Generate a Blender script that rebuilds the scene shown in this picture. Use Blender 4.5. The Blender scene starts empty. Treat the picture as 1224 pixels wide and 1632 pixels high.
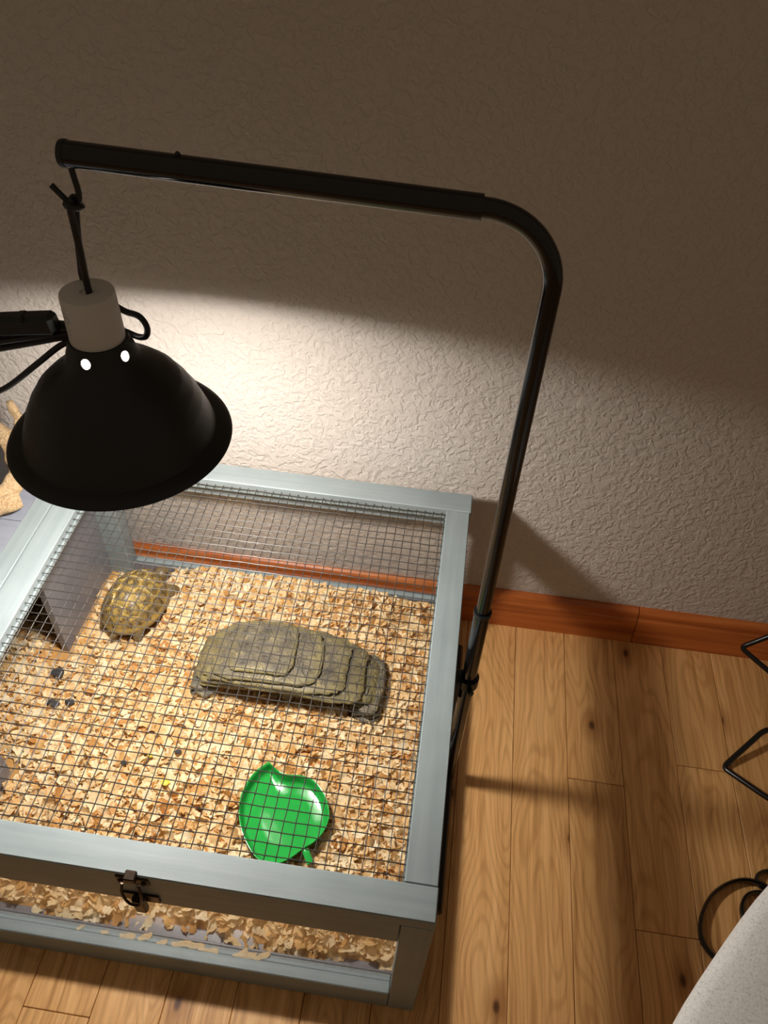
import bpy, bmesh, math, random
import numpy as np
from mathutils import Vector, Matrix, noise

random.seed(7)
rng = np.random.default_rng(11)
scene = bpy.context.scene
COL = scene.collection

# ------------------------------------------------------------------ camera
# solved from the photograph: floor boards, baseboard, lid edges and the vertical pole
F_PX = 1263.32
CAM_LOC = Vector((-0.0503, -0.2624, 1.1586))
R_RIGHT = Vector((0.990042, 0.134388, 0.041907))
R_DOWN = Vector((0.125045, -0.702840, -0.700271))
R_FWD = Vector((-0.064654, 0.698538, -0.712646))
cam_data = bpy.data.cameras.new('camera')
cam = bpy.data.objects.new('camera', cam_data)
COL.objects.link(cam)
cam_data.sensor_fit = 'VERTICAL'
cam_data.sensor_height = 36.0
cam_data.lens = 36.0 * F_PX / 1632.0
cam_data.clip_start = 0.01
m = Matrix.Identity(4)
for i in range(3):
    m[i][0] = R_RIGHT[i]
    m[i][1] = -R_DOWN[i]
    m[i][2] = -R_FWD[i]
    m[i][3] = CAM_LOC[i]
cam.matrix_world = m
scene.camera = cam

# ------------------------------------------------------------------ world and exposure
world = bpy.data.worlds.new('room_dusk')
scene.world = world
world.use_nodes = True
bg = world.node_tree.nodes['Background']
bg.inputs[0].default_value = (1.0, 0.79, 0.55, 1)
bg.inputs[1].default_value = 0.135
vs = scene.view_settings
vs.view_transform = 'Standard'
vs.look = 'None'
vs.exposure = 0.0
vs.gamma = 1.0
vs.use_curve_mapping = False
BULB_STRENGTH = 400.0      # frosted front face of the reflector bulb
BULB_NECK = 30.0
BULB_COLOR = (1.0, 0.955, 0.895, 1)


# ------------------------------------------------------------------ material helpers
def new_mat(name):
    mt = bpy.data.materials.new(name)
    mt.use_nodes = True
    nt = mt.node_tree
    b = nt.nodes['Principled BSDF']
    return mt, nt, b


def N(nt, kind, **kw):
    n = nt.nodes.new(kind)
    for k, v in kw.items():
        if k == 'inputs':
            for i, val in v.items():
                n.inputs[i].default_value = val
        else:
            setattr(n, k, v)
    return n


def ramp(nt, stops, interp='LINEAR'):
    r = nt.nodes.new('ShaderNodeValToRGB')
    cr = r.color_ramp
    cr.interpolation = interp
    while len(cr.elements) > 1:
        cr.elements.remove(cr.elements[-1])
    cr.elements[0].position = stops[0][0]
    cr.elements[0].color = (*stops[0][1], 1)
    for p, c in stops[1:]:
        e = cr.elements.new(p)
        e.color = (*c, 1)
    return r


def obj_coords(nt, scale=(1, 1, 1), rnd=True):
    tc = N(nt, 'ShaderNodeTexCoord')
    mp = N(nt, 'ShaderNodeMapping')
    mp.inputs['Scale'].default_value = scale
    if rnd:
        oi = N(nt, 'ShaderNodeObjectInfo')
        ml = N(nt, 'ShaderNodeVectorMath', operation='SCALE')
        cb = N(nt, 'ShaderNodeCombineXYZ')
        nt.links.new(oi.outputs['Random'], cb.inputs[0])
        nt.links.new(oi.outputs['Random'], cb.inputs[1])
        nt.links.new(oi.outputs['Random'], cb.inputs[2])
        nt.links.new(cb.outputs[0], ml.inputs[0])
        ml.inputs['Scale'].default_value = 37.0
        ad = N(nt, 'ShaderNodeVectorMath', operation='ADD')
        nt.links.new(tc.outputs['Object'], ad.inputs[0])
        nt.links.new(ml.outputs[0], ad.inputs[1])
        nt.links.new(ad.outputs[0], mp.inputs['Vector'])
    else:
        nt.links.new(tc.outputs['Object'], mp.inputs['Vector'])
    return mp.outputs[0]


def plain(name, color, rough=0.5, metal=0.0, spec=0.5, bump=0.0, bscale=200.0):
    mt, nt, b = new_mat(name)
    b.inputs['Base Color'].default_value = (*color, 1)
    b.inputs['Roughness'].default_value = rough
    b.inputs['Metallic'].default_value = metal
    b.inputs['Specular IOR Level'].default_value = spec
    co = obj_coords(nt)
    nz = N(nt, 'ShaderNodeTexNoise', inputs={'Scale': bscale, 'Detail': 3.0})
    nt.links.new(co, nz.inputs['Vector'])
    mr = N(nt, 'ShaderNodeMapRange', inputs={'To Min': rough * 0.85, 'To Max': min(1.0, rough * 1.15)})
    nt.links.new(nz.outputs['Fac'], mr.inputs['Value'])
    nt.links.new(mr.outputs[0], b.inputs['Roughness'])
    if bump > 0:
        bp = N(nt, 'ShaderNodeBump', inputs={'Strength': bump, 'Distance': 0.001})
        nt.links.new(nz.outputs['Fac'], bp.inputs['Height'])
        nt.links.new(bp.outputs[0], b.inputs['Normal'])
    return mt


def painted_wood(name, axis, c0, c1, rough=0.5):
    """painted board, faint grain along the axis (0 x, 1 y, 2 z)"""
    mt, nt, b = new_mat(name)
    sc = [90.0, 90.0, 90.0]
    sc[axis] = 3.5
    co = obj_coords(nt, tuple(sc))
    nz = N(nt, 'ShaderNodeTexNoise', inputs={'Scale': 1.0, 'Detail': 4.0, 'Roughness': 0.6})
    nt.links.new(co, nz.inputs['Vector'])
    r = ramp(nt, [(0.3, c0), (0.7, c1)])
    nt.links.new(nz.outputs['Fac'], r.inputs[0])
    co2 = obj_coords(nt, (14, 14, 14))
    n2 = N(nt, 'ShaderNodeTexNoise', inputs={'Scale': 1.0, 'Detail': 2.0})
    nt.links.new(co2, n2.inputs['Vector'])
    mx = N(nt, 'ShaderNodeMix', data_type='RGBA', blend_type='MULTIPLY')
    r2 = ramp(nt, [(0.3, (0.90, 0.90, 0.90)), (0.65, (1, 1, 1))])
    nt.links.new(n2.outputs['Fac'], r2.inputs[0])
    mx.inputs[0].default_value = 1.0
    nt.links.new(r.outputs[0], mx.inputs[6])
    nt.links.new(r2.outputs[0], mx.inputs[7])
    nt.links.new(mx.outputs[2], b.inputs['Base Color'])
    b.inputs['Roughness'].default_value = rough
    bp = N(nt, 'ShaderNodeBump', inputs={'Strength': 0.25, 'Distance': 0.0006})
    nt.links.new(nz.outputs['Fac'], bp.inputs['Height'])
    nt.links.new(bp.outputs[0], b.inputs['Normal'])
    return mt


M = {}
PW0, PW1 = (0.205, 0.240, 0.245), (0.255, 0.292, 0.297)
for ax, nm in enumerate('xyz'):
    M['paint_' + nm] = painted_wood('blue_grey_painted_wood_' + nm, ax, PW0, PW1)
M['lavender'] = plain('lavender_grey_laminate', (0.20, 0.195, 0.215), 0.38, bump=0.05, bscale=60)
M['roof'] = painted_wood('lavender_grey_roof_board', 0, (0.19, 0.20, 0.24), (0.23, 0.24, 0.28), 0.6)
M['black_paint'] = plain('black_satin_paint', (0.005, 0.007, 0.009), 0.42, bump=0.02)
M['black_tube'] = plain('black_glossy_tube', (0.005, 0.005, 0.006), 0.16)
M['black_iron'] = plain('black_iron', (0.006, 0.005, 0.005), 0.22, bump=0.05)
M['rubber'] = plain('black_cord', (0.007, 0.007, 0.008), 0.45)
M['reflector'] = plain('white_reflector', (0.82, 0.82, 0.80), 0.35)
M['wire'] = plain('galvanised_wire', (0.045, 0.040, 0.036), 0.45, metal=0.35)
M['bronze'] = plain('aged_bronze', (0.035, 0.022, 0.014), 0.38, metal=0.75, bump=0.1, bscale=300)
M['ceramic'] = plain('grey_ceramic', (0.62, 0.61, 0.59), 0.55, bump=0.02)
M['print'] = plain('faded_blue_print', (0.22, 0.29, 0.33), 0.6)
M['dish'] = plain('green_plastic', (0.022, 0.34, 0.055), 0.06)
M['brass'] = plain('bulb_screw_base', (0.6, 0.55, 0.42), 0.3, metal=1.0)
M['dark_bark'] = plain('dark_bark', (0.035, 0.034, 0.036), 0.8, bump=0.5, bscale=400)
M['yellow_food'] = plain('yellow_food', (0.75, 0.58, 0.05), 0.5, bump=0.3, bscale=500)

# glowing bulb glass
mt, nt, b = new_mat('lit_bulb_glass')
b.inputs['Base Color'].default_value = (0.9, 0.9, 0.9, 1)
b.inputs['Emission Color'].default_value = BULB_COLOR
b.inputs['Emission Strength'].default_value = BULB_STRENGTH
M['bulb'] = mt
mt, nt, b = new_mat('lit_bulb_neck')
b.inputs['Base Color'].default_value = (0.8, 0.8, 0.8, 1)
b.inputs['Emission Color'].default_value = BULB_COLOR
b.inputs['Emission Strength'].default_value = BULB_NECK
M['bulb_neck'] = mt

# clear sheet: transparent with a Fresnel sheen
mt, nt, b = new_mat('clear_acrylic')
nt.nodes.remove(b)
out = nt.nodes['Material Output']
tr = N(nt, 'ShaderNodeBsdfTransparent', inputs={'Color': (0.985, 0.985, 0.985, 1)})
gl = N(nt, 'ShaderNodeBsdfGlossy', inputs={'Roughness': 0.05})
# Schlick reflectance from the facing angle, the same on both faces of the sheet
ge = N(nt, 'ShaderNodeNewGeometry')
dt = N(nt, 'ShaderNodeVectorMath', operation='DOT_PRODUCT')
nt.links.new(ge.outputs['Normal'], dt.inputs[0])
nt.links.new(ge.outputs['Incoming'], dt.inputs[1])
ab = N(nt, 'ShaderNodeMath', operation='ABSOLUTE')
nt.links.new(dt.outputs['Value'], ab.inputs[0])
om = N(nt, 'ShaderNodeMath', operation='SUBTRACT', inputs={0: 1.0})
nt.links.new(ab.outputs[0], om.inputs[1])
pw5 = N(nt, 'ShaderNodeMath', operation='POWER', inputs={1: 5.0})
nt.links.new(om.outputs[0], pw5.inputs[0])
fr = N(nt, 'ShaderNodeMath', operation='MULTIPLY_ADD', inputs={1: 0.96, 2: 0.04})
nt.links.new(pw5.outputs[0], fr.inputs[0])
mx = N(nt, 'ShaderNodeMixShader')
nt.links.new(fr.outputs[0], mx.inputs[0])
nt.links.new(tr.outputs[0], mx.inputs[1])
nt.links.new(gl.outputs[0], mx.inputs[2])
nt.links.new(mx.outputs[0], out.inputs[0])
M['acrylic'] = mt

# textured wall paint
mt, nt, b = new_mat('knockdown_wall_paint')
co = obj_coords(nt, (1, 1, 1), rnd=False)
b.inputs['Base Color'].default_value = (0.53, 0.468, 0.418, 1)
b.inputs['Roughness'].default_value = 0.75
w = N(nt, 'ShaderNodeTexNoise', inputs={'Scale': 95.0, 'Detail': 3.0, 'Roughness': 0.5, 'Distortion': 0.8})
nt.links.new(co, w.inputs['Vector'])
pr = ramp(nt, [(0.40, (0, 0, 0)), (0.50, (0.65, 0.65, 0.65)), (0.62, (1, 1, 1))])
nt.links.new(w.outputs['Fac'], pr.inputs[0])
w2 = N(nt, 'ShaderNodeTexNoise', inputs={'Scale': 280.0, 'Detail': 2.0})
nt.links.new(co, w2.inputs['Vector'])
ad = N(nt, 'ShaderNodeMath', operation='MULTIPLY_ADD', inputs={1: 0.45})
nt.links.new(w2.outputs['Fac'], ad.inputs[0])
nt.links.new(pr.outputs[0], ad.inputs[2])
bp = N(nt, 'ShaderNodeBump', inputs={'Strength': 0.58, 'Distance': 0.0022})
nt.links.new(ad.outputs[0], bp.inputs['Height'])
nt.links.new(bp.outputs[0], b.inputs['Normal'])
M['wall'] = mt


def wood_floor():
    mt, nt, b = new_mat('oak_plank')
    oi = N(nt, 'ShaderNodeObjectInfo')
    co = obj_coords(nt, (1, 1, 1))
    # slow warp of the grain
    wz = N(nt, 'ShaderNodeTexNoise', inputs={'Scale': 7.0, 'Detail': 2.0})
    nt.links.new(co, wz.inputs['Vector'])
    mw = N(nt, 'ShaderNodeVectorMath', operation='MULTIPLY_ADD')
    mw.inputs[1].default_value = (0.022, 0.0, 0.0)
    nt.links.new(wz.outputs['Color'], mw.inputs[0])
    nt.links.new(co, mw.inputs[2])
    st = N(nt, 'ShaderNodeMapping')
    st.inputs['Scale'].default_value = (130, 4.0, 20)
    nt.links.new(mw.outputs[0], st.inputs['Vector'])
    g = N(nt, 'ShaderNodeTexNoise', inputs={'Scale': 1.0, 'Detail': 5.0, 'Roughness': 0.62})
    nt.links.new(st.outputs[0], g.inputs['Vector'])
    r = ramp(nt, [(0.25, (0.42, 0.20, 0.065)), (0.42, (0.70, 0.375, 0.138)), (0.6, (0.84, 0.485, 0.200)), (0.8, (0.92, 0.585, 0.28))])
    nt.links.new(g.outputs['Fac'], r.inputs[0])
    # cathedral rings
    st2 = N(nt, 'ShaderNodeMapping')
    st2.inputs['Scale'].default_value = (16, 2.2, 6)
    nt.links.new(mw.outputs[0], st2.inputs['Vector'])
    g2 = N(nt, 'ShaderNodeTexNoise', inputs={'Scale': 1.0, 'Detail': 1.0})
    nt.links.new(st2.outputs[0], g2.inputs['Vector'])
    ml = N(nt, 'ShaderNodeMath', operation='MULTIPLY', inputs={1: 150.0})
    nt.links.new(g2.outputs['Fac'], ml.inputs[0])
    sn = N(nt, 'ShaderNodeMath', operation='SINE')
    nt.links.new(ml.outputs[0], sn.inputs[0])
    rr = ramp(nt, [(0.0, (0.82, 0.77, 0.71)), (0.5, (1, 1, 1))])
    mr = N(nt, 'ShaderNodeMapRange', inputs={'From Min': -1.0, 'From Max': 1.0})
    nt.links.new(sn.outputs[0], mr.inputs['Value'])
    nt.links.new(mr.outputs[0], rr.inputs[0])
    mx = N(nt, 'ShaderNodeMix', data_type='RGBA', blend_type='MULTIPLY')
    mx.inputs[0].default_value = 0.8
    nt.links.new(r.outputs[0], mx.inputs[6])
    nt.links.new(rr.outputs[0], mx.inputs[7])
    # knots
    kv = N(nt, 'ShaderNodeMapping')
    kv.inputs['Scale'].default_value = (6.0, 3.2, 0.0)
    nt.links.new(co, kv.inputs['Vector'])
    vo = N(nt, 'ShaderNodeTexVoronoi', voronoi_dimensions='2D', inputs={'Scale': 1.0})
    nt.links.new(kv.outputs[0], vo.inputs['Vector'])
    kr = ramp(nt, [(0.0, (0.12, 0.08, 0.06)), (0.016, (0.2, 0.14, 0.10)), (0.035, (0.66, 0.58, 0.5)), (0.13, (1, 1, 1))])
    nt.links.new(vo.outputs['Distance'], kr.inputs[0])
    mx2 = N(nt, 'ShaderNodeMix', data_type='RGBA', blend_type='MULTIPLY')
    mx2.inputs[0].default_value = 1.0
    nt.links.new(mx.outputs[2], mx2.inputs[6])
    nt.links.new(kr.outputs[0], mx2.inputs[7])
    # board to board tint
    tr_ = ramp(nt, [(0.0, (0.86, 0.82, 0.76)), (0.5, (1.0, 0.97, 0.92)), (1.0, (1.0, 1.0, 1.0))])
    nt.links.new(oi.outputs['Random'], tr_.inputs[0])
    mx3 = N(nt, 'ShaderNodeMix', data_type='RGBA', blend_type='MULTIPLY')
    mx3.inputs[0].default_value = 1.0
    nt.links.new(mx2.outputs[2], mx3.inputs[6])
    nt.links.new(tr_.outputs[0], mx3.inputs[7])
    nt.links.new(mx3.outputs[2], b.inputs['Base Color'])
    b.inputs['Roughness'].default_value = 0.42
    bp = N(nt, 'ShaderNodeBump', inputs={'Strength': 0.15, 'Distance': 0.0005})
    nt.links.new(g.outputs['Fac'], bp.inputs['Height'])
    nt.links.new(bp.outputs[0], b.inputs['Normal'])
    return mt


M['oak'] = wood_floor()
M['subfloor'] = plain('subfloor_plywood', (0.42, 0.28, 0.14), 0.8)

# cherry-stained baseboard
mt, nt, b = new_mat('cherry_stained_wood')
co = obj_coords(nt, (3.0, 60.0, 60.0))
g = N(nt, 'ShaderNodeTexNoise', inputs={'Scale': 1.0, 'Detail': 4.0, 'Distortion': 0.6})
nt.links.new(co, g.inputs['Vector'])
r = ramp(nt, [(0.3, (0.34, 0.075, 0.014)), (0.55, (0.50, 0.135, 0.026)), (0.75, (0.60, 0.19, 0.045))])
nt.links.new(g.outputs['Fac'], r.inputs[0])
nt.links.new(r.outputs[0], b.inputs['Base Color'])
b.inputs['Roughness'].default_value = 0.36
M['cherry'] = mt

# wood shavings
mt, nt, b = new_mat('pine_shavings')
ge = N(nt, 'ShaderNodeNewGeometry')
r = ramp(nt, [(0.0, (0.56, 0.26, 0.07)), (0.12, (0.70, 0.40, 0.13)), (0.35, (0.84, 0.60, 0.30)), (0.7, (0.92, 0.74, 0.45)), (1.0, (0.95, 0.84, 0.60))])
nt.links.new(ge.outputs['Random Per Island'], r.inputs[0])
co = obj_coords(nt, (260, 260, 260), rnd=False)
g = N(nt, 'ShaderNodeTexNoise', inputs={'Scale': 1.0, 'Detail': 2.0})
nt.links.new(co, g.inputs['Vector'])
r2 = ramp(nt, [(0.3, (0.88, 0.82, 0.74)), (0.6, (1, 1, 1))])
nt.links.new(g.outputs['Fac'], r2.inputs[0])
mx = N(nt, 'ShaderNodeMix', data_type='RGBA', blend_type='MULTIPLY')
mx.inputs[0].default_value = 1.0
nt.links.new(r.outputs[0], mx.inputs[6])
nt.links.new(r2.outputs[0], mx.inputs[7])
nt.links.new(mx.outputs[2], b.inputs['Base Color'])
b.inputs['Roughness'].default_value = 0.65
tl = N(nt, 'ShaderNodeBsdfTranslucent')
nt.links.new(mx.outputs[2], tl.inputs[0])
ms = N(nt, 'ShaderNodeMixShader', inputs={0: 0.25})
out = nt.nodes['Material Output']
nt.links.new(b.outputs[0], ms.inputs[1])
nt.links.new(tl.outputs[0], ms.inputs[2])
nt.links.new(ms.outputs[0], out.inputs[0])
M['shaving'] = mt

# layered resin stone
mt, nt, b = new_mat('olive_layered_stone')
co = obj_coords(nt, (1, 1, 1))
g = N(nt, 'ShaderNodeTexNoise', inputs={'Scale': 55.0, 'Detail': 5.0, 'Roughness': 0.65})
nt.links.new(co, g.inputs['Vector'])
r = ramp(nt, [(0.30, (0.040, 0.033, 0.025)), (0.45, (0.105, 0.086, 0.058)), (0.58, (0.155, 0.126, 0.076)), (0.72, (0.32, 0.255, 0.10))])
nt.links.new(g.outputs['Fac'], r.inputs[0])
at = N(nt, 'ShaderNodeAttribute', attribute_name='edge_wear')
mx = N(nt, 'ShaderNodeMix', data_type='RGBA')
nt.links.new(at.outputs['Fac'], mx.inputs[0])
nt.links.new(r.outputs[0], mx.inputs[6])
mx.inputs[7].default_value = (0.26, 0.21, 0.085, 1)
# thin contour-like strata lines
cl = N(nt, 'ShaderNodeTexNoise', inputs={'Scale': 22.0, 'Detail': 2.0, 'Distortion': 0.6})
nt.links.new(co, cl.inputs['Vector'])
cm = N(nt, 'ShaderNodeMath', operation='MULTIPLY', inputs={1: 62.0})
nt.links.new(cl.outputs['Fac'], cm.inputs[0])
cs = N(nt, 'ShaderNodeMath', operation='SINE')
nt.links.new(cm.outputs[0], cs.inputs[0])
nt.links.new(mx.outputs[2], b.inputs['Base Color'])
cmr = N(nt, 'ShaderNodeMapRange', inputs={'From Min': 0.45, 'From Max': 0.95, 'To Min': 1.0, 'To Max': 0.0})
nt.links.new(cs.outputs[0], cmr.inputs['Value'])
cad = N(nt, 'ShaderNodeMath', operation='MULTIPLY_ADD', inputs={1: 0.5})
nt.links.new(cmr.outputs[0], cad.inputs[0])
nt.links.new(g.outputs['Fac'], cad.inputs[2])
b.inputs['Roughness'].default_value = 0.55
bp = N(nt, 'ShaderNodeBump', inputs={'Strength': 0.8, 'Distance': 0.0025})
nt.links.new(cad.outputs[0], bp.inputs['Height'])
nt.links.new(bp.outputs[0], b.inputs['Normal'])
M['stone'] = mt

# tortoise (colour painted per scute)
mt, nt, b = new_mat('tortoise_shell_and_skin')
at = N(nt, 'ShaderNodeAttribute', attribute_name='hide_colour')
co = obj_coords(nt, (1, 1, 1))
g = N(nt, 'ShaderNodeTexNoise', inputs={'Scale': 300.0, 'Detail': 3.0})
nt.links.new(co, g.inputs['Vector'])
r = ramp(nt, [(0.3, (0.75, 0.75, 0.75)), (0.65, (1.08, 1.08, 1.08))])
nt.links.new(g.outputs['Fac'], r.inputs[0])
mx = N(nt, 'ShaderNodeMix', data_type='RGBA', blend_type='MULTIPLY')
mx.inputs[0].default_value = 1.0
nt.links.new(at.outputs['Color'], mx.inputs[6])
nt.links.new(r.outputs[0], mx.inputs[7])
nt.links.new(mx.outputs[2], b.inputs['Base Color'])
b.inputs['Roughness'].default_value = 0.42
bp = N(nt, 'ShaderNodeBump', inputs={'Strength': 0.25, 'Distance': 0.0008})
nt.links.new(g.outputs['Fac'], bp.inputs['Height'])
nt.links.new(bp.outputs[0], b.inputs['Normal'])
M['tortoise'] = mt

# driftwood
mt, nt, b = new_mat('pale_driftwood')
co = obj_coords(nt, (1, 1, 1))
g = N(nt, 'ShaderNodeTexNoise', inputs={'Scale': 110.0, 'Detail': 7.0, 'Roughness': 0.75, 'Distortion': 3.0})
nt.links.new(co, g.inputs['Vector'])
r = ramp(nt, [(0.32, (0.30, 0.14, 0.05)), (0.48, (0.55, 0.36, 0.18)), (0.68, (0.70, 0.54, 0.34))])
nt.links.new(g.outputs['Fac'], r.inputs[0])
nt.links.new(r.outputs[0], b.inputs['Base Color'])
b.inputs['Roughness'].default_value = 0.75
bp = N(nt, 'ShaderNodeBump', inputs={'Strength': 1.0, 'Distance': 0.004})
nt.links.new(g.outputs['Fac'], bp.inputs['Height'])
nt.links.new(bp.outputs[0], b.inputs['Normal'])
M['driftwood'] = mt

# heathered fabric
mt, nt, b = new_mat('heathered_fabric')
co = obj_coords(nt, (1, 1, 1))
g = N(nt, 'ShaderNodeTexNoise', inputs={'Scale': 420.0, 'Detail': 4.0, 'Roughness': 0.7})
nt.links.new(co, g.inputs['Vector'])
r = ramp(nt, [(0.30, (0.46, 0.45, 0.44)), (0.42, (0.84, 0.83, 0.81)), (0.6, (0.96, 0.95, 0.93))])
nt.links.new(g.outputs['Fac'], r.inputs[0])
nt.links.new(r.outputs[0], b.inputs['Base Color'])
b.inputs['Roughness'].default_value = 0.95
b.inputs['Specular IOR Level'].default_value = 0.1
bp = N(nt, 'ShaderNodeBump', inputs={'Strength': 0.6, 'Distance': 0.0015})
nt.links.new(g.outputs['Fac'], bp.inputs['Height'])
nt.links.new(bp.outputs[0], b.inputs['Normal'])
M['fabric'] = mt


# ------------------------------------------------------------------ geometry helpers
WORLD = {}          # world origin of each created object


def thing(name, loc, label, cat, group=None):
    o = bpy.data.objects.new(name, None)
    o.empty_display_size = 0.05
    COL.objects.link(o)
    o.location = loc
    WORLD[o.name] = Vector(loc)
    o['label'] = label
    o['category'] = cat
    if group:
        o['group'] = group
    return o


def tag(o, label, cat, group=None, kind=None):
    o['label'] = label
    o['category'] = cat
    if group:
        o['group'] = group
    if kind:
        o['kind'] = kind
    return o


class MB:
    """collects geometry in world coordinates and links it as one mesh object"""

    def __init__(self):
        self.v = []
        self.f = []
        self.mi = []

    def add(self, verts, faces, mi=0):
        k = len(self.v)
        self.v += [tuple(p) for p in verts]
        self.f += [tuple(i + k for i in fc) for fc in faces]
        self.mi += [mi] * len(faces)
        return self

    def box(self, lo, hi, ch=0.0015, mi=0):
        lo = Vector(lo)
        hi = Vector(hi)
        bm = bmesh.new()
        bmesh.ops.create_cube(bm, size=1.0)
        s = hi - lo
        c = (hi + lo) / 2
        for v in bm.verts:
            v.co = Vector((v.co.x * s.x + c.x, v.co.y * s.y + c.y, v.co.z * s.z + c.z))
        if ch > 0:
            bmesh.ops.bevel(bm, geom=list(bm.edges), offset=min(ch, min(s) * 0.45), segments=1, affect='EDGES')
        self.bm(bm, mi)
        return self

    def bm(self, bm, mi=0):
        bm.verts.index_update()
        self.add([v.co for v in bm.verts], [[v.index for v in f.verts] for f in bm.faces], mi)
        bm.free()
        return self

    def tube(self, path, rad, sides=12, caps=True, mi=0, flat=None):
        """flat: (half width, half height) for a band standing along z"""
        P = [Vector(p) for p in path]
        n = len(P)
        if not hasattr(rad, '__len__'):
            rad = [rad] * n
        T = []
        for i in range(n):
            a = P[max(i - 1, 0)]
            b_ = P[min(i + 1, n - 1)]
            t = (b_ - a)
            T.append(t.normalized() if t.length > 0 else Vector((0, 0, 1)))
        ref = Vector((0, 0, 1)) if abs(T[0].z) < 0.9 else Vector((0, 1, 0))
        u = (ref - T[0] * ref.dot(T[0])).normalized()
        vs_, fs_ = [], []
        for i in range(n):
            u = (u - T[i] * u.dot(T[i]))
            u = u.normalized() if u.length > 1e-6 else T[i].orthogonal().normalized()
            w_ = T[i].cross(u)
            for s in range(sides):
                a = 2 * math.pi * s / sides
                if flat:
                    vs_.append(P[i] + w_ * math.cos(a) * flat[0] + u * math.sin(a) * flat[1])
                else:
                    vs_.append(P[i] + (u * math.cos(a) + w_ * math.sin(a)) * rad[i])
        for i in range(n - 1):
            for s in range(sides):
                s2 = (s + 1) % sides
                fs_.append((i * sides + s, i * sides + s2, (i + 1) * sides + s2, (i + 1) * sides + s))
        if caps:
            fs_.append(tuple(range(sides - 1, -1, -1)))
            fs_.append(tuple((n - 1) * sides + s for s in range(sides)))
        self.add(vs_, fs_, mi)
        return self

    def lathe(self, prof, center, seg=64, mi=None, close=False):
        cx, cy = center
        k = len(prof)
        vs_ = []
        for i in range(seg):
            a = 2 * math.pi * i / seg
            for r_, z in prof:
                vs_.append((cx + r_ * math.cos(a), cy + r_ * math.sin(a), z))
        base = len(self.v)
        self.v += vs_
        rows = k if close else k - 1
        for i in range(seg):
            j = (i + 1) % seg
            for q in range(rows):
                q2 = (q + 1) % k
                self.f.append((base + i * k + q, base + j * k + q, base + j * k + q2, base + i * k + q2))
                self.mi.append(mi[q] if mi else 0)
        return self

    def build(self, name, mats, parent=None, smooth=False, origin=None, sharp=35):
        V = np.array(self.v, dtype=float)
        if origin is None:
            origin = Vector(((V[:, 0].min() + V[:, 0].max()) / 2, (V[:, 1].min() + V[:, 1].max()) / 2, V[:, 2].min()))
        origin = Vector(origin)
        V = V - np.array(origin)
        me = bpy.data.meshes.new(name)
        me.from_pydata(V.tolist(), [], self.f)
        if not isinstance(mats, (list, tuple)):
            mats = [mats]
        for q in mats:
            me.materials.append(M[q])
        me.polygons.foreach_set('material_index', self.mi)
        bm = bmesh.new()
        bm.from_mesh(me)
        bmesh.ops.remove_doubles(bm, verts=bm.verts, dist=1e-7)
        bmesh.ops.recalc_face_normals(bm, faces=bm.faces)
        bm.to_mesh(me)
        bm.free()
        if smooth:
            me.shade_smooth()
            me.set_sharp_from_angle(angle=math.radians(sharp))
        o = bpy.data.objects.new(name, me)
        COL.objects.link(o)
        WORLD[o.name] = origin
        if parent:
            o.parent = parent
            o.location = origin - WORLD[parent.name]
        else:
            o.location = origin
        return o


def bez(pts, n=24):
    """Catmull-Rom through the points"""
    P = [Vector(p) for p in pts]
    P = [P[0] * 2 - P[1]] + P + [P[-1] * 2 - P[-2]]
    out_ = []
    for i in range(1, len(P) - 2):
        for k in range(n):
            t = k / n
            a, b_, c, d = P[i - 1], P[i], P[i + 1], P[i + 2]
            out_.append(0.5 * ((2 * b_) + (c - a) * t + (2 * a - 5 * b_ + 4 * c - d) * t * t + (3 * b_ - a - 3 * c + d) * t ** 3))
    out_.append(P[-2])
    return out_


# ------------------------------------------------------------------ room
YW = 0.641
o = MB().box((-2.4, YW, 0.0), (2.4, YW + 0.1, 2.5), 0).build('wall_back', 'wall')
o['kind'] = 'structure'

floor = MB().box((-2.4, -2.2, -0.05), (2.4, YW + 0.1, -0.016), 0).build('floor', 'subfloor')
floor['kind'] = 'structure'
PWID = 0.0863
X0 = 0.1195
JOINTS = {1: [0.348], 2: [0.140], 3: [0.397, -0.55], -7: [-0.065], 0: [-0.62], 4: [-0.25], -1: [-0.18]}
for k in range(-29, 26):
    xa = X0 + PWID * k
    if k in JOINTS:
        js = list(JOINTS[k])
    else:
        js = [random.uniform(-1.0, -0.35)]
    js = sorted(set(js + [max(js) - random.uniform(0.75, 1.1)]))
    cuts = [-2.2] + [j for j in js if j > -2.1] + [YW - 0.004]
    for a, b_ in zip(cuts[:-1], cuts[1:]):
        MB().box((xa + 0.00035, a + 0.0004, -0.016), (xa + PWID - 0.00035, b_ - 0.0004, 0.0), 0.0008).build('plank', 'oak', floor)

bb = thing('baseboard_back', (0, YW - 0.008, 0), 'cherry-stained wooden baseboard along the textured wall', 'baseboard')
bb['kind'] = 'structure'
del bb['category']
prof = [(0.0, 0.0), (0.0155, 0.0), (0.0155, 0.058), (0.0148, 0.062), (0.0125, 0.0645), (0.0118, 0.068), (0.0118, 0.072),
        (0.0105, 0.0775), (0.0075, 0.0815), (0.004, 0.0835), (0.0, 0.0840)]


def baseboard(xa, xb, slope_a, slope_b):
    mb = MB()
    k = len(prof)
    vs_ = []
    for x, sl in ((xa, slope_a), (xb, slope_b)):
        for d, z in prof:
            vs_.append((x + sl * (z - 0.04), YW - d, z))
    fs_ = [(i, (i + 1) % k, k + (i + 1) % k, k + i) for i in range(k)]
    fs_ += [tuple(range(k)), tuple(range(2 * k - 1, k - 1, -1))]
    mb.add(vs_, fs_)
    return mb.build('baseboard_section', 'cherry', bb)


SEAM = 0.322
baseboard(-2.4, SEAM - 0.0007, 0, -0.06)
baseboard(SEAM + 0.0007, 2.4, -0.06, 0)

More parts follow.
